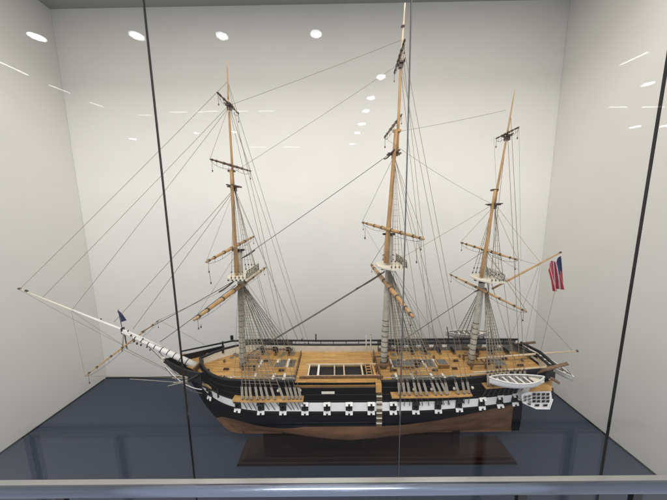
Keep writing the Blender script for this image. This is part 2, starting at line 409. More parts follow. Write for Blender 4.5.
for k in range(6): tt = (k+.5)/6; b.bar(lerp(V(.118, .845, .389), V(.114, .91, .415), tt), lerp(V(.138, .845, .389), V(.134, .91, .415), tt), .004, .002)
b.build('companion_ladder', M_wood, SHIP)
# gangway and side steps
b = MB(); xg = at(378.5, 376, .795).x
b.box((xg, .800, .4075), (.020, .022, .006)).box((xg, .7895, .392), (.020, .006, .026)); b.build('gangway', M_deck, SHIP)
for k in range(13):
    z = .372-.0105*k; p = hp(xg+.003, z, -1, .003); MB().box(p, (.020, .007, .0032)).build('side_step', M_cream if k % 2 else M_rwood, H)
MB().box((at(328, 391.5, .79).x, YC-.1335, .3765), (.046, .002, .0085)).build('name_board', M_cream, H)

# bulwarks (inner face) and cap rails
def bulwark(side, xa, xb, n, mt, top=None):
    b = MB(); vs = []
    for i in range(n+1):
        x = lerp(xa, xb, i/n); zt = top(x) if top else RAIL(x); zd = DECK(x)-.002
        w0 = hb(x, zd)-.007; w1 = hb(x, zt)-.007
        vs += [V(x, YC+side*max(.001, w0), zd), V(x, YC+side*max(.001, w1), zt), V(x, YC+side*(hb(x, zt)-.0006), zt+.0002)]
    fs = []
    for i in range(n):
        for k in (0, 1):
            a = 3*i+k; fs.append((a, a+1, a+4, a+3))
    return b.add(vs, fs, False).build('bulwark', mt, SHIP)
bulwark(1, -.555, .19, 30, M_cream); bulwark(1, .19, .81, 26, M_grey)
bulwark(-1, -.555, XW0-.002, 24, M_cream); bulwark(-1, XW1+.01, .81, 30, M_cream)
def cap(side, xa, xb, dz=.002, w=.005, mt=M_black, n=40, off=-.003):
    b = MB(); pts = []
    for i in range(n+1):
        x = lerp(xa, xb, i/n); p = hp(x, RAIL(x), side, off); p.z += dz; pts.append(p)
    b.tube(pts, w, 6); return b.build('cap_rail', mt, SHIP)
cap(1, -.557, .812); cap(-1, -.557, XW0); cap(-1, XW1+.01, .812)
# hammock rail along the far side and posts
b = MB(); pts = [V(x, YC+hb(x, .42)+.002, RAIL(x)+.020) for x in [lerp(-.36, .80, i/40) for i in range(41)]]
b.tube(pts, .0042, 6)
for i in range(0, 41, 2): b.tube([pts[i]-V(0, 0, .02), pts[i]], .0016, 5)
b.build('hammock_rail', M_black, SHIP)
for xa, xb in ((-.44, -.20), (.19, .79)):
    b = MB(); vs = []; n = 30
    for i in range(n+1):
        x = lerp(xa, xb, i/n); y = YC+hb(x, .42)+.002; vs += [V(x, y, RAIL(x)+.003), V(x, y, RAIL(x)+.018), V(x, y+.004, RAIL(x)+.018), V(x, y+.004, RAIL(x)+.003)]
    b.add(vs, [(4*i+k, 4*i+(k+1) % 4, 4*i+4+(k+1) % 4, 4*i+4+k) for i in range(n) for k in range(4)]+[(0, 1, 2, 3), (4*n+3, 4*n+2, 4*n+1, 4*n)])
    b.build('hammock_netting', M_grey, SHIP)
for x in (-.34, -.28, -.22):
    y = YC+hb(x, .40)-.0075; MB().box((x, y, DECK(x)+.014), (.020, .003, .020)).build('bulwark_port', M_black, SHIP)
for x in (.205, .262, .318, .375, .432, .49, .60, .66, .72):
    y = YC+hb(x, .40)-.0085; MB().box((x, y, DECK(x)+.024), (.020, .003, .011)).build('bulwark_lid', M_white, SHIP)
for px, py in ((256, 391), (278, 391), (300, 391), (414, 388.5), (432, 387.5), (455, 386.5), (474, 385), (489, 384)):
    x = at(px, py, .79).x; p = hp(x, .386, -1, .001)
    MB().tube([p, p-V(0, .006, 0)], .0048, 8).build('scuttle', M_cream, H)
MB().tube([at(181, 351.5, 1.0), at(232, 341, 1.05), V(-.30, YC+hb(-.30, .42)+.004, RAIL(-.3)+.022)], [.0035, .0045, .0042], 8).build('swinging_boom', M_black, SHIP)
# thin white rail along the near side
for xa, xb in ((-.40, XW0), (XW1+.02, .62)):
    b = MB(); pts = [V(x, YC-hb(x, .42)+.006, RAIL(x)+.013) for x in [lerp(xa, xb, i/20) for i in range(21)]]
    b.tube(pts, .0016, 5)
    for i in range(0, 21, 2): b.tube([pts[i]-V(0, 0, .013), pts[i]], .0012, 5)
    b.build('hand_line', M_ropel, SHIP)
b = MB()  # dark posts on the far rail
for px, h in ((232, .020), (302, .012), (316, .035), (371, .030)):
    x = at(px, 343, 1.045).x
    MB().box((x, 1.048, RAIL(x)+.020+h/2), (.005 if px > 240 else .012, .006, h)).build('timberhead', M_black, SHIP)
for px in (366, 370.5):
    x = at(px, 345, 1.045).x; MB().box((x, 1.040, .430), (.0045, .004, .065)).build('gangway_post', M_cream, SHIP)

# deck openings: grey gratings between white beams, near and far row
def opening(px0, px1, py0, py1):
    z = .3865; a = atz(px0, py1, z); b_ = atz(px1, py1, z); c = atz(px0, py0, z)
    y0, y1 = a.y, c.y; x0 = (a.x+c.x)/2; x1 = x0+(b_.x-a.x)
    b = MB(); b.box(((x0+x1)/2, (y0+y1)/2, z-.002), (x1-x0, y1-y0, .006))
    n = int((x1-x0)/.006)+1
    for i in range(n): b.box((lerp(x0+.002, x1-.002, i/max(1, n-1)), (y0+y1)/2, z+.0017), (.002, y1-y0-.002, .002))
    b.build('grating', M_grey, SHIP)
def beam(px, py0, py1, w=.0085):
    z = .390; a = atz(px, py1, z); c = atz(px, py0, z); x = (a.x+c.x)/2
    MB().box((x, (a.y+c.y)/2, z), (w, c.y-a.y, .006)).build('beam', M_white, SHIP)
for px0, px1 in ((222, 230), (233, 241), (246, 252), (256, 271), (275, 282), (286, 295), (392, 395), (399, 411), (415, 431), (436, 443), (447, 458)): opening(px0, px1, 375.5, 381.5)
for px0, px1 in ((253, 258), (263, 275), (280, 286), (290, 295), (393, 402), (408, 421), (426, 433), (438, 447), (494, 504)): opening(px0, px1, 360, 367)
for px in (220.5, 231.5, 254, 273, 284, 397, 413, 433, 445): beam(px, 374, 383)
for px in (261, 277.5, 288, 391, 405, 423.5, 435, 493): beam(px, 359.5, 367.5)
# carronades along both sides
def carronade(x, y, s):
    z = DECK(x)+.003
    b = MB(); b.tube([V(x, y-s*.016, z+.011), V(x, y-s*.010, z+.011), V(x, y+s*.008, z+.012), V(x, y+s*.016, z+.012), V(x, y+s*.0165, z+.012)], [.002, .0055, .0045, .0038, .0048], 10)
    b.use(1); b.box((x, y-s*.004, z+.003), (.011, .030, .005)); b.build('carronade', [M_black, M_rwood], SHIP)
for x in (-.33, -.27, -.21, .22, .28, .34, .40, .46, .52, .62, .68, .74): carronade(x, YC+hb(x, .4)-.024, 1)
for x in (-.42, -.345, .35, .42, .50, .60, .66): carronade(x, YC-hb(x, .4)+.022, -1)
# deck furniture
b = MB()
for x in (-.375, -.352, -.328): b.box((x, .90, .402), (.006, .006, .028))
b.box((-.352, .90, .412), (.062, .006, .005)); b.box((-.352, .955, .412), (.062, .006, .005))
for x in (-.375, -.328): b.box((x, .955, .402), (.006, .006, .028))
b.build('bitts', M_rwood, SHIP)
for x0 in (.185, .56):
    b = MB()
    for dx in (-.026, .030):
        for dy in (-.03, .03): b.box((x0+dx, YC+dy, .402), (.006, .006, .032))
    for dy in (-.03, .03): b.box((x0+.002, YC+dy, .413), (.068, .005, .005))
    b.box((x0+.030, YC, .413), (.005, .066, .005))
    b.build('fife_rail', M_rwood, SHIP)
b = MB(); b.tube([V(.33, YC, .384), V(.33, YC, .402), V(.33, YC, .403), V(.33, YC, .41)], [.009, .007, .012, .012], 12); b.build('capstan', M_dwood, SHIP)
for x0, sx, sy, h in ((.29, .05, .04, .012), (.43, .045, .04, .016), (-.23, .05, .035, .010), (.66, .05, .05, .012)):
    b = MB(); b.box((x0, YC, .388+h/2), (sx, sy, h)); b.use(1)
    b.box((x0, YC, .388+h+.0005), (sx-.008, sy-.008, .003)); b.build('hatch', [M_deck, M_grey], SHIP)
b = MB(); c = V(.615, YC, .408)
b.tube([c+V(0, .014*math.cos(a), .014*math.sin(a)) for a in [2*math.pi*k/16 for k in range(17)]], .0015, 5)
for k in range(8):
    a = math.pi*k/4; b.tube([c, c+V(0, .018*math.cos(a), .018*math.sin(a))], .001, 4)
b.box((.623, YC, .397), (.010, .012, .026)); b.build('steering_wheel', M_rwood, SHIP)
# coils of rope laid on the deck
for k in range(40):
    sd = random.choice((-1, 1)); x = random.choice((random.uniform(-.50, -.18), random.uniform(.2, .74))); y = YC+sd*(hb(x, .40)-random.uniform(.016, .05)); z = DECK(x)+.0035
    n = 40; MB().tube([V(x+(.004+.004*i/n)*math.cos(i*.63), y+(.004+.004*i/n)*math.sin(i*.63), z+.003*(1-i/n)) for i in range(n)], .0011, 5).build('rope_coil', M_ropes, SHIP)
for x, y in ((-.44, .90), (-.30, .96), (-.22, .90), (.23, .90), (.27, .965), (.36, .955), (.39, .895), (.47, .90), (.50, .95), (.64, .895), (.70, .95), (.73, .90)):
    b = MB(); b.box((x, y, DECK(x)+.006), (.022, .007, .005))
    for k in range(4): b.ball((x-.0075+.005*k, y, DECK(x)+.0105), .0026, 6)
    b.build('shot_rack', M_dwood, SHIP)
for x, y in ((-.47, .95), (-.40, .99), (-.19, .96), (.31, .88), (.42, .98), (.53, .98), (.58, .87), (.76, .93)):
    z = DECK(x)+.003; MB().tube([V(x, y, z), V(x, y, z+.010), V(x, y, z+.0101), V(x, y, z+.008)], [.0042, .005, .004, .001], 10).build('bucket', M_rwood, SHIP)
# extra railing athwart the main deck seen by the mainmast
for x in (.165, -.155):
    b = MB(); b.box((x, YC, .410), (.004, .17, .004))
    for k in range(9): b.box((x, YC-.085+.17*k/8, .398), (.003, .003, .024))
    b.build('rail_screen', M_rwood, SHIP)

# beak head at the bow
bx = V(-.668, YC, .424)
pl = [atz(204, 373.5, .402), atz(204, 354, .402), atz(183, 353.5, .402), atz(176, 361.5, .402)]
MB().prism([V(p.x, p.y, .398) for p in pl], (0, 0, .004)).build('beak_grating', M_deck, SHIP)
MB().box((-.552, YC, .405), (.008, .104, .036)).build('beak_bulkhead', M_rwood, SHIP)
MB().box((-.560, YC+.02, .404), (.005, .020, .030)).build('beak_door', M_cream, SHIP)
for sd in (-1, 1):
    def hr(t_): # run of the head rails from the bow to the knee
        x = lerp(-.50, -.700, t_); y = lerp(.098, .004, t_**1.25); return x, YC+sd*y
    b = MB(); vs = []; n = 16
    for i in range(n+1):
        t_ = i/n; x, y = hr(t_); zt = lerp(.432, .430, t_)-.004*math.sin(math.pi*t_); hh = lerp(.044, .016, t_)
        vs += [V(x, y, zt), V(x, y, zt-hh), V(x, y-sd*.006, zt-hh), V(x, y-sd*.006, zt)]
    b.add(vs, [(4*i+k, 4*i+4+k, 4*i+4+(k+1) % 4, 4*i+(k+1) % 4) for i in range(n) for k in range(4)]+[(3, 2, 1, 0), (4*n, 4*n+1, 4*n+2, 4*n+3)])
    b.build('head_bulwark', M_black, SHIP)
    for z0, z1, rr, mt in ((.368, .402, .0015, M_white), (.352, .394, .0013, M_grey)):
        pts = []
        for i in range(13):
            t_ = i/12; x, y = hr(t_); pts.append(V(x, y+sd*.002*(1-t_), lerp(z0, z1, t_)-.016*math.sin(math.pi*t_)))
        MB().tube(pts, rr, 6).build('head_rail', mt, SHIP)
b = MB(); b.tube([V(-.678, YC, .392), V(-.700, YC, .408), V(-.712, YC, .424), V(-.706, YC, .436), V(-.696, YC, .434)], [.004, .006, .005, .006, .003], 8); b.build('billet_head', M_cream, SHIP)
for sd in (-1,):
    b = MB()
    for k in range(3):
        pts = [hp(-.545+.012*k+.05*i/8, .335+.006*k+.015*math.sin(i/8*2.4), sd, .004) for i in range(9)]; b.tube(pts, [.001+.0018*math.sin(math.pi*i/8) for i in range(9)], 6)
    b.bar(hp(-.535, .338, sd, .003), hp(-.475, .352, sd, .003), .002, .018)
    b.build('trail_board', M_gold, SHIP)
# cathead and anchor
for sd in (-1, 1):
    MB().bar(V(-.49, YC+sd*.06, .420), V(-.525, YC+sd*.135, .428), .008, .008).build('cathead', M_black, SHIP)
b = MB(); a0 = hp(-.43, .365, -1, .01); a1 = hp(-.52, .352, -1, .018)
b.tube([a0, a1], .0025, 6); b.tube([a1+V(.01, 0, .02), a1+V(-.004, 0, .008), a1, a1+V(0, 0, -.008), a1+V(.014, 0, -.02)], [.001, .003, .003, .003, .001], 6)
b.bar(a0+V(0, 0, .02), a0-V(0, 0, .02), .005, .005); b.build('anchor', M_black, SHIP)

# channels (the shelves that spread the shrouds)
CH = {}
def channel(name, px0, px1, py0, py1):
    a = at(px0, py0, .768); c = at(px1, py1, .768); z = (a.z+c.z)/2
    b = MB(); vs = []; n = 14
    for i in range(n+1):
        x = lerp(a.x, c.x, i/n); w = hb(x, z); vs += [V(x, YC-w+.002, z), V(x, YC-w-.026, z)]
    b.add(vs+[v-V(0, 0, .005) for v in vs], [])
    k = 2*(n+1)
    for i in range(n):
        q = 2*i; b.f += [[q, q+1, q+3, q+2], [k+q, k+q+2, k+q+3, k+q+1], [q+1, k+q+1, k+q+3, q+3]]
        b.m += [0]*3; b.sm += [False]*3
    b.f += [[0, k, k+1, 1], [2*n, 2*n+1, k+2*n+1, k+2*n]]; b.m += [0, 0]; b.sm += [False]*2
    b.build('channel', M_chan, SHIP); CH[name] = z
    # mirrored on the far side
    b2 = MB(); b2.v = [V(v.x, 2*YC-v.y, v.z) for v in b.v]; b2.f = [f[::-1] for f in b.f]; b2.m = b.m; b2.sm = b.sm; b2.build('channel', M_chan, SHIP)
channel('fore', 231, 303, 401, 402); channel('main', 392, 474, 399, 395.5); channel('mizzen', 488, 534, 392, 388)

# ------------------------------------------------------------------ masts
def bands(b, p0, p1, r0, r1, step, t0=0, t1=1):
    L = (p1-p0).length; n = int(L/step)
    for i in range(n):
        t_ = (i+.5)/n
        if not (t0 <= t_ <= t1): continue
        c = lerp(p0, p1, t_); d = (p1-p0).normalized(); r = lerp(r0, r1, t_)+.0007
        b.tube([c-d*.0012, c+d*.0012], r, 14)
def spar_pts(a, b_, r0, r1, n=8): return [lerp(a, b_, i/n) for i in range(n+1)], [lerp(r0, r1, (i/n)**1.3) for i in range(n+1)]
def lower_mast(name, p0, p1, r0, r1, t0, t1):
    b = MB(); pts, rr = spar_pts(p0, p1, r0, r1); b.tube(pts, rr, 16)
    b.use(1); bands(b, p0, p1, r0, r1, .0215, t0, t1)
    return b.build(name, [M_mast, M_black], SHIP)
def up_mast(name, a, b_, r0, r1, par, mt=M_wood):
    b = MB(); pts, rr = spar_pts(a, b_, r0, r1); b.tube(pts, rr, 10); return b.build(name, mt, par)
def top_platform(c, par, sx=1.0, dots=True):
    b = MB(); fr, af, hw = .050*sx, .046*sx, .078*sx
    poly = [V(c.x+af, c.y-hw, c.z), V(c.x+af, c.y+hw, c.z), V(c.x-.01, c.y+hw, c.z), V(c.x-fr*.7, c.y+hw*.72, c.z), V(c.x-fr, c.y+hw*.35, c.z), V(c.x-fr, c.y-hw*.35, c.z), V(c.x-fr*.7, c.y-hw*.72, c.z), V(c.x-.01, c.y-hw, c.z)]
    b.prism(poly, (0, 0, .006))
    b.use(1)
    if dots:
        for k in range(5): b.box((c.x-.022*sx+.0145*k*sx, c.y-hw-.0006, c.z+.0034), (.0055, .002, .0045))
    for dy in (-.016, .016): b.box((c.x, c.y+dy, c.z-.006), (.07*sx, .007, .010))
    o = b.build('top_platform', [M_cream, M_black], par)
    # railing with netting along the after edge
    b = MB(); x = c.x+af-.004; z0 = c.z+.006; z1 = z0+.030
    b.tube([V(x, c.y-hw, z1), V(x, c.y+hw, z1)], .0016, 5)
    for k in range(7): y = c.y-hw+2*hw*k/6; b.tube([V(x, y, z0), V(x, y, z1)], .0014, 5)
    b.use(1)
    for k in range(15):
        y = c.y-hw+2*hw*k/14
        for s in (-1, 1):
            y2 = min(c.y+hw, max(c.y-hw, y+s*.022)); b.tube([V(x, y, z0), V(x, y2, z1)], .0009, 4, False)
    b.build('top_railing', [M_cream, M_roped], par)
    return c, fr, af, hw
def crosstree(c, par, s=1.0):
    b = MB()
    for dx in (-.008, .010): b.box((c.x+dx, c.y, c.z), (.006*s, .085*s, .004))
    for dy in (-.010, .010): b.box((c.x+.002, c.y+dy, c.z-.003), (.046*s, .004, .005))
    b.box((c.x+.001, c.y, c.z-.012), (.014, .014, .014))
    return b.build('crosstree', M_dwood, par)
def mcap(c, par, w=.03, mt=M_black):
    return MB().box(c, (w, .018, .007)).build('mast_cap', mt, par)
def yard(near, Mpx, c, r, par, mt=M_wood, base_y=.911, blk=3, lift=None):
    """spar slung before the mast; c = how far its near end comes forward"""
    M_ = at(*Mpx, base_y); N = at(*near, base_y-c); h = N-M_; F_ = M_-h
    k = 10; pts = [lerp(N, F_, i/k) for i in range(k+1)]; rr = [r*(.45+.55*(1-abs(2*i/k-1)**1.7)) for i in range(k+1)]
    b = MB(); b.tube(pts, rr, 10); b.use(1)
    for t_ in (.04, .12, .28, .42, .58, .72, .88, .96):
        p = lerp(N, F_, t_); d = (F_-N).normalized(); b.tube([p-d*.003, p+d*.003], r*(.5+.5*(1-abs(2*t_-1)**1.7))+.0012, 8)
    b.build('yard', [mt, M_roped], par)
    # foot rope hung under the yard
    for A, B in ((N, M_), (F_, M_)):
        q = [lerp(A, B, i/8)-V(0, 0, .002+.016*math.sin(math.pi*(i/8))**.5) for i in range(9)]
        fr_ = MB(); fr_.tube(q, .0006, 4, False)
        for i in (2, 4, 6): fr_.tube([q[i], lerp(A, B, i/8)], .0005, 4, False)
        fr_.build('foot_rope', M_roped, par)
    for t_, L in ((.03, .030), (.97, .026)):
        p = lerp(N, F_, t_); k_ = MB(); k_.tube([p, p-V(0, 0, L)], .0006, 4); k_.ball(p-V(0, 0, L+.004), .0032, 8, (.7, .7, 1.2)); k_.build('block', M_dwood, par)
    return N, M_, F_
def rope(name, a, b_, r=.0009, mt=M_rope, par=SHIP, sag=0):
    a = Vector(a); b_ = Vector(b_); n = 8 if sag else 1
    pts = [lerp(a, b_, i/n)-V(0, 0, sag*4*(i/n)*(1-i/n)) for i in range(n+1)]
    return MB().tube(pts, r, 5, False).build(name, mt, par)
def deadeye(foot, upto, par):
    """upper and lower deadeye with the lanyard between, plus chain plate"""
    d = (upto-foot).normalized(); c0 = foot+d*.005; c1 = foot+d*.046
    b = MB(); b.ball(c0, .0052, 8, (1, .55, 1)); b.ball(c1, .0052, 8, (1, .55, 1)); b.use(1)
    for k in (-1, 0, 1): b.tube([c0+V(k*.0030, -.002, 0), c1+V(k*.0030, -.002, 0)], .0013, 4, False)
    b.build('deadeye_pair', [M_dwood, M_ropel], par)
    z = foot.z-.05; sd = -1 if foot.y < YC else 1
    if sd < 0: rope('chain_plate', foot-V(0, 0, .003), hp(foot.x-d.x*.05, z, sd, .004), .0013, M_roped, par)
    return c1
def shroud_gang(par, mhead, feet_px, chz, rat=True, side=-1, r=.0015, ratn=32, yoff=.022):
    tops = []; lows = []
    for i, px in enumerate(feet_px):
        x = at(px, 398, .770).x
        y = YC+side*(hb(x, chz)+yoff); foot = V(x, y, chz)
        hd = mhead+V((i-len(feet_px)/2)*.0012, side*.010, 0)
        c1 = deadeye(foot, hd, par); rope('shroud', c1, hd, r, M_ropes, par); tops.append(hd); lows.append(c1)
    if rat:
        pts = []
        for k in range(ratn):
            t_ = (k+1)/(ratn+1)*.93
            row = [lerp(lows[i], tops[i], t_)+V(0, side*.0014, 0) for i in range(len(lows))]
            if k % 2: row = row[::-1]
            pts += row
        MB().tube(pts, .00075, 4, False).build('ratlines', M_ropes, par)
def topmast_shrouds(par, c, hw, head, r=.0008, ratn=12):
    for sd in (-1, 1):
        lo = []; hi = []
        for i in range(4):
            p = V(c.x-.012+.014*i, c.y+sd*hw*.97, c.z+.006)
            d = (head-p).normalized(); b = MB(); b.ball(p+d*.006, .0035, 6, (1, .6, 1)); b.ball(p+d*.026, .0035, 6, (1, .6, 1)); b.use(1); b.tube([p, p+d*.026], .0016, 4); b.build('deadeye_pair', [M_dwood, M_ropel], par)
            rope('shroud', p+d*.026, head+V(0, sd*.006, 0), r, M_rope, par); lo.append(p+d*.026); hi.append(head+V(0, sd*.006, 0))
        pts = []
        for k in range(ratn):
            row = [lerp(lo[i], hi[i], (k+1)/(ratn+1)*.9) for i in range(4)]
            pts += row[::-1] if k % 2 else row
        MB().tube(pts, .0005, 4, False).build('ratlines', M_rope, par)

# foremast
def P(px, py, y=YC): return at(px, py, y)
f0 = P(243, 372); f0.z = .378; f1 = P(239.5, 251, YC+.006)
FM = lower_mast('foremast', f0, f1, .0126, .0104, 0, .72)
ftop = P(242, 276); ftop_c = V(ftop.x+.002, YC, ftop.z)
_, _, _, hwF = top_platform(ftop_c, FM, .98)
mcap(P(238.5, 250), FM, .042)
f2 = P(236.6, 276, YC-.014); f3 = P(231.2, 170, YC-.014)
up_mast('topmast', f2, f3, .0075, .0055, FM)
crosstree(P(234, 186), FM, 1.0); mcap(P(231.5, 171), FM, .022, M_dwood)
up_mast('topgallant_mast', P(233.5, 188, YC-.004), P(228.2, 100, YC-.004), .0045, .0032, FM)
up_mast('royal_pole', P(228.2, 100, YC-.004), P(227, 61, YC-.004), .0028, .0012, FM)
crosstree(P(229, 105), FM, .45)
# mainmast
m0 = P(383, 372); m0.z = .378; m1 = P(390.5, 235, YC+.006)
MM = lower_mast('mainmast', m0, m1, .0138, .0110, 0, .38)
mtop_c = V(P(391, 266).x-.004, YC, P(391, 266).z)
_, _, _, hwM = top_platform(mtop_c, MM, 1.03, False)
mcap(P(388.5, 234), MM, .042)
up_mast('topmast', P(385.8, 263, YC-.014), P(396, 131, YC-.014), .0085, .0062, MM)
crosstree(P(393.5, 153), MM, 1.05); mcap(P(397, 131), MM, .026, M_wood)
up_mast('topgallant_mast', P(397, 156, YC+.002), P(401, 60, YC+.002), .0052, .0038, MM)
up_mast('royal_pole', P(401, 62, YC+.002), P(405, 3, YC+.002), .0040, .0020, MM, M_wood2)
crosstree(P(400.5, 62), MM, .5)
MB().box(P(403, 26), (.012, .012, .003)).build('truck', M_dwood, MM)
# mizzenmast
z0 = P(470, 368); z0.z = .384; z1 = P(486, 249, YC+.006)
ZM = lower_mast('mizzenmast', z0, z1, .0120, .0094, 0, .42)
ztop_c = V(P(484.5, 279).x, YC, P(484.5, 279).z)
_, _, _, hwZ = top_platform(ztop_c, ZM, .84, False)
mcap(P(486, 248), ZM, .036, M_cream)
up_mast('topmast', P(481.3, 277, YC-.012), P(495.3, 190, YC-.012), .0062, .0045, ZM)
crosstree(P(493.5, 204), ZM, .8); mcap(P(494.5, 190), ZM, .02, M_dwood)
up_mast('topgallant_mast', P(494.5, 204, YC-.002), P(507, 135, YC-.002), .0042, .003, ZM)
up_mast('royal_pole', P(507, 135, YC-.002), P(515, 89, YC-.002), .0030, .0012, ZM)
crosstree(P(507, 135), ZM, .42)

Y = {}
Y['fl'] = yard((194, 320), (239, 287), .25, .0085, FM)
Y['ft'] = yard((206, 262), (235, 246.5), .19, .0060, FM)
Y['fg'] = yard((210, 159), (233.5, 166), .13, .0040, FM, M_rwood, blk=1)
Y['fr'] = yard((217, 92), (229, 104), .09, .0034, FM, M_dwood)
Y['ml'] = yard((413, 317), (387.5, 285), .212, .0090, MM)
Y['mt'] = yard((424, 239), (387, 229), .18, .0066, MM)
Y['mg'] = yard((402, 114), (394.5, 124), -.14, .0040, MM, M_dwood)
Y['mr'] = yard((405, 39), (399, 58), .09, .0036, MM, M_dwood)
Y['zc'] = yard((527, 312), (482, 290), .156, .0044, ZM)
Y['zt'] = yard((518, 260), (487, 250.5), .075, .0042, ZM)
Y['zr'] = yard((519, 127), (507, 133), .036, .0025, ZM, M_rwood)
# gaff and boom
G0, G1 = P(492, 289), P(560.5, 252.5)
b = MB(); b.tube([G0, lerp(G0, G1, .5), G1], [.0038, .0038, .0022], 8); b.use(1); b.tube([G1-V(.004, 0, .002), G1+V(.002, 0, .002)], .0034, 8); b.build('gaff', [M_wood, M_dwood], ZM)
B0, B1 = P(477, 358.5), P(577, 351)
b = MB(); b.tube([B0, lerp(B0, B1, .5), B1], [.0034, .0045, .0026], 8); b.use(1); b.ball(B1, .0052, 8); b.build('spanker_boom', [M_wood2, M_dwood], ZM)

# bowsprit
s0 = P(203, 369); s1 = P(123, 331.5); s2 = P(71, 309.5); s3 = P(19.5, 289)
b = MB(); b.tube([s0, lerp(s0, s1, .5), s1], [.0135, .0105, .0075], 14)
b.use(1)
for t_ in (.20, .28, .36, .44, .52, .60, .68, .76, .84):
    c = lerp(s0, s1, t_); d = (s1-s0).normalized(); b.tube([c-d*.0016, c+d*.0016], .0142-.0060*t_, 12)
BS = b.build('bowsprit', [M_white, M_black], SHIP)
up = V(0, 0, .009)
b = MB(); b.tube([lerp(s0, s1, .52)+up*1.5, s1+up*.8, lerp(s1, s2, .5)+up*.3, s2], [.0045, .0048, .0042, .0034], 10); b.build('jib_boom', M_white, BS)
b = MB(); b.tube([lerp(s1, s2, .8), s2, s3], [.0036, .0032, .0022], 8); b.use(1); b.tube([s3+V(.03, 0, -.010), s3+V(.022, 0, -.006)], .0042, 6); b.tube([s3+V(.004, 0, 0), s3-V(.004, 0, -.002)], .004, 6); b.build('flying_jib_boom', [M_cream, M_dwood], BS)
MB().box(s1+V(0, 0, .004), (.006, .013, .024)).build('bowsprit_cap', M_black, BS)
for sy, q in ((-1, (127, 349)), (1, (122, 352))):
    a = P(124, 329); e = P(*q, YC+sy*.004); MB().tube([a, e], [.003, .0016], 6).build('martingale', M_dwood if sy < 0 else M_ropel, BS)
for px, py, rr in ((131, 335.5, .0042), (134, 341, .005), (137, 343.5, .005), (141, 345, .0045), (143, 339, .0035), (147, 347, .004), (150, 350, .0035), (128, 331, .0035), (101, 319, .003)):
    MB().ball(P(px, py, YC-.012), rr, 8, (.8, .8, 1.2)).build('block', M_dwood, BS)
SN, SMm, SF = yard((85, 376), (128, 343.5), .16, .0032, BS, base_y=.912)
a, e = P(122.5, 330), P(118, 309.5); MB().tube([a, e], .0013, 6).build('jack_staff', M_dwood, BS)
def flag_mesh(A, du, dv, nx, ny, fold, name, mats, par, colour, thick=.0006):
    vs = []; N = (nx+1)*(ny+1)
    for s in (0, 1):
        for j in range(ny+1):
            for i in range(nx+1):
                u, v = i/nx, j/ny; vs.append(A+fold(u, v)+V(0, s*thick, 0))
    b = MB(); b.v = vs
    for j in range(ny):
        for i in range(nx):
            a_ = j*(nx+1)+i; q = [a_, a_+1, a_+nx+2, a_+nx+1]; c = colour((i+.5)/nx, (j+.5)/ny)
            b.f += [q, [N+k for k in q[::-1]]]; b.m += [c, c]; b.sm += [True, True]
    return b.build(name, mats, par)
# jack (navy) hanging from the staff
A = P(118, 311); B = P(121, 322); C = P(127, 320.5)
flag_mesh(A, 0, 0, 8, 8, lambda u, v: (B-A)*v+(C-B)*(u*v)+V(0, .004*math.sin(u*7+v*3), 0), 'jack_flag', [M_navy], SHIP, lambda u, v: 0)
# ensign : hoist is at the gaff peak, cloth hangs in folds. u along fly (down), v across
O = P(560, 256)
def ens(u, v):
    # v: along hoist (0 at top right -> 1 lower left shoulder), u: fly, hanging down
    top = lerp(P(561, 256), P(547.5, 270), v)-O
    bot = lerp(P(566, 288), P(552.5, 291), v)-O
    if v > .45: top = top+V(.0, 0, .018*math.sin((v-.45)/.55*math.pi))
    p = lerp(top, bot, u)
    return p+V(0, .010*math.sin(v*11+u*1.5)*(0.4+.6*u), 0)
def ecol(u, v):
    if u < .44 and v < .42: return 2
    return 1 if (v*6.5) % 1 > .72 else 0
ef = flag_mesh(O, 0, 0, 22, 60, ens, 'ensign', [M_red, M_pwhite, M_navy], SHIP, ecol)
tag(ef, 'small red and white striped ensign with dark blue canton')

# standing rigging -------------------------------------------------------
headF, headM, headZ = P(240, 283), P(389, 272), P(484, 287)
shroud_gang(FM, headF, [242, 246.5, 251, 257.5, 263, 268.5, 275, 284], CH['fore'])
shroud_gang(FM, headF, [243, 249, 255, 261, 267, 273, 279], CH['fore'], side=1)
shroud_gang(MM, headM, [400, 405, 410, 417, 422, 428, 437, 442.5, 448], CH['main'])
shroud_gang(MM, headM, [398, 405, 412, 419, 426, 433, 440], CH['main'], side=1)
shroud_gang(ZM, headZ, [490, 495, 500, 505, 510, 515], CH['mizzen'], ratn=24)
shroud_gang(ZM, headZ, [490, 497, 504, 511, 518], CH['mizzen'], side=1, ratn=24)
topmast_shrouds(FM, ftop_c, hwF, P(234, 188)); topmast_shrouds(MM, mtop_c, hwM, P(394, 155), ratn=16); topmast_shrouds(ZM, ztop_c, hwZ, P(494, 206), ratn=10)
def backstays(par, lst, chz, name='backstay'):
    for hx, hy, px, side in lst:
        hd = P(hx, hy); x = at(px, 398, .770).x; foot = V(x, YC+side*(hb(x, chz)+.02), chz)
        rope(name, deadeye(foot, hd, par), hd+V(0, side*.004, 0), .0008, M_rope, par)
backstays(FM, [(234, 188, 289, -1), (234, 188, 293, -1), (229, 106, 297, -1), (228, 83, 301, -1), (234, 188, 292, 1), (229, 106, 298, 1), (228, 83, 303, 1)], CH['fore'])
backstays(MM, [(394, 155, 449, -1), (394, 155, 460, -1), (400.5, 64, 466, -1), (402, 40, 471, -1), (394, 155, 455, 1), (400.5, 64, 465, 1), (402, 40, 470, 1)], CH['main'])
backstays(ZM, [(494, 206, 521, -1), (507, 137, 526, -1), (510, 118, 531, -1), (494, 206, 524, 1), (507, 137, 530, 1)], CH['mizzen'])
def stay(p, q, r=.00066, mt=M_rope, ya=YC, yb=YC, sag=.003, name='stay'): return rope(name, P(*p, ya), P(*q, yb), r, mt, SHIP, sag)
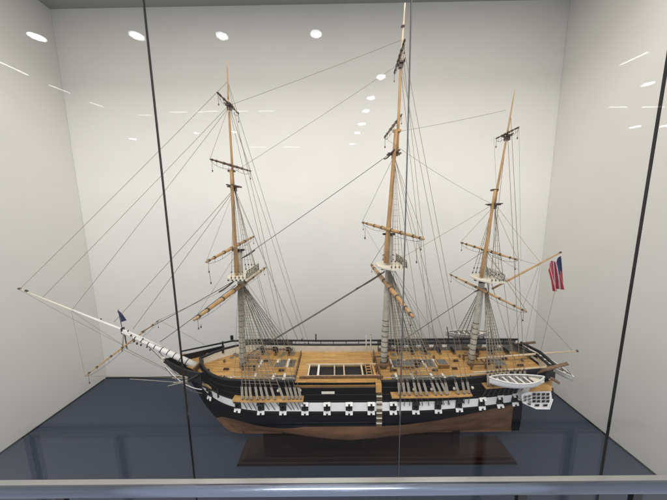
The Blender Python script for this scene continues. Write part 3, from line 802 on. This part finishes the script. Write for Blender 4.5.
# fore stays to the bowsprit
stay((228, 81), (20, 289)); stay((229, 105), (42, 298)); stay((229, 107), (72, 310)); stay((234, 189), (114, 322), .0009); stay((234, 190), (133, 329), .0009)
stay((234, 281), (141, 332), .0013, M_roped); stay((236, 285), (160, 342), .0013, M_roped)
stay((234, 281), (219, 292), .0030, M_roped)
# main stays
stay((385, 271), (252, 352), .0016, M_roped, yb=YC+.01); stay((385, 272), (247, 356), .0014, M_roped, yb=YC-.01); stay((381, 274), (356, 289), .0032, M_roped)
stay((391, 153), (242, 258), .0011, M_roped); stay((390, 155), (384, 159), .0024, M_roped)
stay((399, 64), (234, 172), .0006); stay((401, 40), (230, 105), .0006)
stay((242, 258), (255, 250), .0022, M_roped)
# mizzen stays
stay((483, 286), (388, 350), .0013, M_roped); stay((482, 287), (474, 292), .0026, M_roped); stay((492, 205), (394, 262), .0007); stay((506, 110), (401, 131), .0006)
# gaff gear and flag halyard
stay((487, 250), (519, 270), .0006, name='halyard'); stay((488, 249), (535, 264), .0006, name='halyard'); stay((496, 205), (540, 262), .0005, name='halyard')
stay((540, 262), (508, 345), .0005, name='vang', yb=YC+.07); stay((541, 262), (520, 372), .0005, name='vang', yb=YC-.08); stay((555, 290.5), (541, 350), .0006, name='halyard', yb=YC-.02)
stay((486, 255), (572, 350), .0007, name='topping_lift', yb=YC)
stay((494, 137), (500, 262), .0004, name='halyard'); stay((519, 127), (521, 262), .0004, name='halyard')
# running rigging led from the tops down to the pin rails
for hx, hy, feet in ((239, 262, (246, 250, 256, 260, 266, 272, 280, 292)), (389, 250, (386, 394, 399, 404, 412, 420, 430, 440, 452)), (486, 262, (476, 484, 492, 500, 508, 514))):
    for i, fx in enumerate(feet):
        sd = (-1, 1, 0)[i % 3]; yb = YC+sd*(.112-.01*(i % 2)); e = at(fx, 372, YC); hd = P(hx+.4*i, hy+2*i, YC+sd*.012)
        rope('halyard', hd, V(e.x, yb, DECK(e.x)+.014), .0007, M_rope, SHIP, .002)
for sd in (-1, 1):
    for xa, xb in ((-.36, -.20), (.20, .44), (.57, .70)):
        b = MB(); n = 12
        pts = [V(lerp(xa, xb, i/n), YC+sd*(hb(lerp(xa, xb, i/n), .40)-.013), DECK(lerp(xa, xb, i/n))+.016) for i in range(n+1)]
        b.tube(pts, .0024, 4)
        for p in pts: b.tube([p-V(0, 0, .008), p+V(0, 0, .008)], .0012, 5)
        b.build('pin_rail', M_rwood, SHIP)
# braces and lifts
def lifts(k, hx, hy, r=.0006, par=SHIP, only=None):
    for i, e in enumerate((Y[k][0], Y[k][2])):
        rope('lift', e, P(hx, hy), r, M_rope, SHIP)
lifts('ft', 234, 190, .0006); lifts('fg', 229, 106, .0006); lifts('mt', 394, 156, .0007); lifts('zt', 494, 206); lifts('zc', 486, 250, .0009)
for k, q, yy in (('ft', (300, 345), 1.04), ('mt', (440, 345), 1.04), ('mg', (494, 205), YC)):
    for e in (Y[k][2],): rope('brace', e, P(*q, yy), .0005, M_rope, SHIP, .01)
rope('lift', Y['ml'][2], P(389, 236), .0009, M_roped, SHIP)
rope('brace', Y['fl'][0], P(239, 250), .0006, M_rope, SHIP); rope('brace', Y['ml'][0], P(430, 372, .82), .0006, M_rope, SHIP)
# hanging falls seen against the wall
for p, q in (((209, 270), (211, 283)), ((365, 228), (365, 238)), ((416.5, 241), (416.5, 262)), ((201, 324), (201, 327))):
    a, e = P(*p), P(*q); b = MB(); b.tube([a, e], .0007, 5); b.ball(e, .0042, 8, (.7, .7, 1.3)); b.build('hanging_block', M_dwood, SHIP)
# head rigging under the bowsprit
for q, s_, r in (((128, 348), (20, 290), .0006), ((128, 348), (72, 311), .0006), ((127, 349), (186, 378), .0009), ((124, 350), (188, 380), .0007), ((140, 338), (190, 386), .0014), ((150, 342), (193, 388), .0014)):
    stay(q, s_, r, M_rope, name='bobstay')
rope('guy', SF, P(205, 345, 1.0), .0007, M_rope, SHIP); rope('guy', SF, P(236, 285), .0007, M_rope, SHIP)
rope('guy', SN, P(196, 378, .86), .0007, M_rope, SHIP); rope('guy', SN, s2, .0005, M_rope, SHIP); rope('guy', P(130, 379, .83), P(188, 383, .87), .0009, M_ropel, SHIP)
b = MB(); a = P(196, 379, .86)
for q in ((172, 378), (173, 383), (168, 386), (176, 375)): b.tube([a, P(*q, .84)], [.003, .0012], 6)
b.build('boomkin', M_ropel, SHIP)

# ------------------------------------------------------------------ stern
# quarter gallery, near side
QG = MB(); yq = .800
out = [(521.5, 394.5), (530, 391.6), (551, 390.8), (552, 399), (549, 408.6), (536, 408.4), (523, 402.5)]
pts = [at(*p, yq) for p in out]
QG.prism(pts, (-.006, .062, 0))
c = sum(pts, Vector())/len(pts)
q = [c+(p-c)*1.03 for p in pts]; QG.tube([v+V(0, -.001, 0) for v in q[3:]+q[:1]], .0016, 6)
qo = QG.build('quarter_gallery', [M_brightwhite], H)
def pane(px, py, w, h, mt=M_pit, sh=-.3):
    a = [at(px-w/2-sh, py-h/2, yq-.0008), at(px+w/2-sh, py-h/2, yq-.0008), at(px+w/2+sh, py+h/2, yq-.0008), at(px-w/2+sh, py+h/2, yq-.0008)]
    MB().prism(a, (0, .002, 0)).build('gallery_window', mt, H)
    f = MB(); f.tube([p+V(0, -.0008, 0) for p in a+a[:1]], .0006, 4)
    f.build('window_frame', M_brightwhite, H)
for i, px in enumerate((534.0, 538.4, 543.2, 547.6)):
    for j in range(3): pane(px, 394.3+3.45*j, 3.7, 2.95)
for i, px in enumerate((525.2, 529.3)):
    for j in range(2 if i == 0 else 3): pane(px, 396.2+3.1*j+(0 if i else .9), 3.0, 2.6, M_grey, -.6)
for px, w in ((529, 3.6), (537.0, 4.2), (545.2, 4.2)): pane(px, 405.3-(1.4 if px < 532 else 0), w+.4, 2.6)
b = MB(); tp = [at(529.5, 392, yq-.004), at(552, 391, yq-.004), at(552.5, 377, .868), at(533, 379, .868)]
b.prism(tp, (0, 0, .004)); b.build('gallery_roof', M_chan, H)
b = MB(); b.tube([at(552.6, 388, yq), at(553.5, 398, yq), at(550.3, 409, yq)], .002, 6); b.build('gallery_edge', M_black, H)
# taffrail and transom
b = MB(); b.tube([V(.815, YC-.088, RAIL(.81)+.004), V(.822, YC, RAIL(.81)+.012), V(.815, YC+.088, RAIL(.81)+.004)], .006, 8); b.build('taffrail', M_black, SHIP)
b = MB(); b.tube([V(.795, YC-.085, .385), V(.80, YC+.085, .385)], .004, 6); b.box((.808, YC, .405), (.006, .165, .030)); b.build('transom_panel', M_cream, SHIP)
# davits
def spar(p, q, r0, r1, name, mt): return MB().tube([p, lerp(p, q, .5), q], [r0, r0*.95, r1], 10).build(name, mt, SHIP)
spar(at(520, 376, .86), at(568, 363.5, .80), .0075, .0055, 'davit', M_rwood)
spar(at(500, 346.5, 1.05), at(535, 342.3, 1.05), .0068, .0055, 'davit', M_rwood)
spar(at(545, 374, .83), at(559.5, 383.5, .80), .006, .0045, 'davit', M_rwood)
spar(at(473, 372.5, .82), at(546, 367, .82), .0030, .0036, 'spare_spar', M_wood2)
b = MB(); b.box(at(547, 373, .83), (.034, .03, .022)); b.build('davit_block', M_black, SHIP)
# boats
def boat(name, label, c, L, Bm, Hh, rz=0, tilt=0, npx=None, hang=True):
    root = empty(name, (0, 0, 0), label, 'ship boat', 'boats hanging around the stern of the model ship')
    n = 22; prof = [(-1, 0), (-.97, .35), (-.86, .70), (-.6, .92), (0, 1.0)]
    def sec(t_, inner=0):
        w = (1-abs(t_)**2.3)*Bm/2*(1 if t_ > 0 else 1); w = max(.0006, w-inner); zk = Hh*(.10+.45*abs(t_)**3.2)+inner; zt = Hh*(1+.28*t_*t_)
        pr_ = []
        for k in range(9):
            a = math.pi*k/8; cy = -math.cos(a); sz = math.sin(a)
            pr_.append(V(t_*(L/2-inner), w*cy*(1 if abs(cy) > .99 else 1.0)*(abs(cy)**-.25 if abs(cy) > .3 else 1), lerp(zt, zk, sz**.75)))
        return pr_
    b = MB()
    for inner, fl in ((0, False), (.0022, True)):
        vs = []; ts = [lerp(-.995, .995, i/n) for i in range(n+1)]
        for t_ in ts: vs += sec(t_, inner)
        fs = [(i*9+k, i*9+k+1, i*9+10+k, i*9+9+k) for i in range(n) for k in range(8)]
        b.use(1 if inner else 0); b.add(vs, [f[::-1] for f in fs] if fl else fs, True)
    b.build('boat_hull', [M_boat, M_boatin], root)
    b = MB(); ring = []
    for sgn in (1, -1):
        for i in range(n+1):
            t_ = lerp(-.995, .995, i/n)*sgn; s_ = sec(t_); ring.append(s_[0] if sgn > 0 else s_[-1])
    ring.append(ring[0]); b.tube(ring, .0022, 6); b.build('gunwale', M_white, root)
    for t_ in (-.62, -.36, -.10, .16, .42):
        w = (1-abs(t_)**2.3)*Bm*.93; MB().box((t_*L/2, 0, Hh*.80), (L*.035, w, .0025)).build('thwart', M_white, root)
    for t_ in (-.75, -.5, -.23, .03, .29, .56):
        s_ = sec(t_, .0024); MB().tube(s_, .0013, 5).build('rib', M_dwood, root)
    MB().box((.70*L/2, 0, Hh*.86), (L*.16, (1-.7**2.3)*Bm*.9, .0025)).build('stern_sheet', M_cream, root)
    for o in root.children: o.location = o.location
    root.location = c; root.rotation_euler = (tilt, 0, rz); return root
qa, qb = at(490.5, 384, .752), at(546.5, 379.5, .752)
c = (qa+qb)/2
boat('ship_boat', 'white open rowing boat hanging over the near side beside the quarter windows', V(c.x, .757, c.z-.024), (qb-qa).length, .056, .028, tilt=math.radians(-6))
boat('ship_boat', 'white open boat slung crosswise behind the stern rail', V(.848, .915, .388), .215, .040, .024, rz=math.radians(90))
fa, fb = at(446, 333, 1.11), at(490.5, 333, 1.11); c = (fa+fb)/2
boat('ship_boat', 'pale grey boat hanging on the far side behind the mizzenmast', V(c.x, 1.115, c.z-.028), (fb-fa).length, .050, .028)
for px, py0, py1 in ((447, 327, 354), (490, 326, 350)):
    a = at(px, py0, 1.09); e = at(px+3, py1, 1.045)
    MB().tube([a, lerp(a, e, .3)+V(.002, 0, 0), e], [.0026, .003, .0034], 8).build('davit', M_dwood, SHIP)
for px in (495, 536):
    a = at(px, 381, .757); e = at(px+2, 372, .80); rope('davit_fall', a, e, .001, M_roped, SHIP)
for y in (.81, 1.0):
    rope('davit_fall', V(.85, y, .415), V(.825, y, .445), .001, M_roped, SHIP)
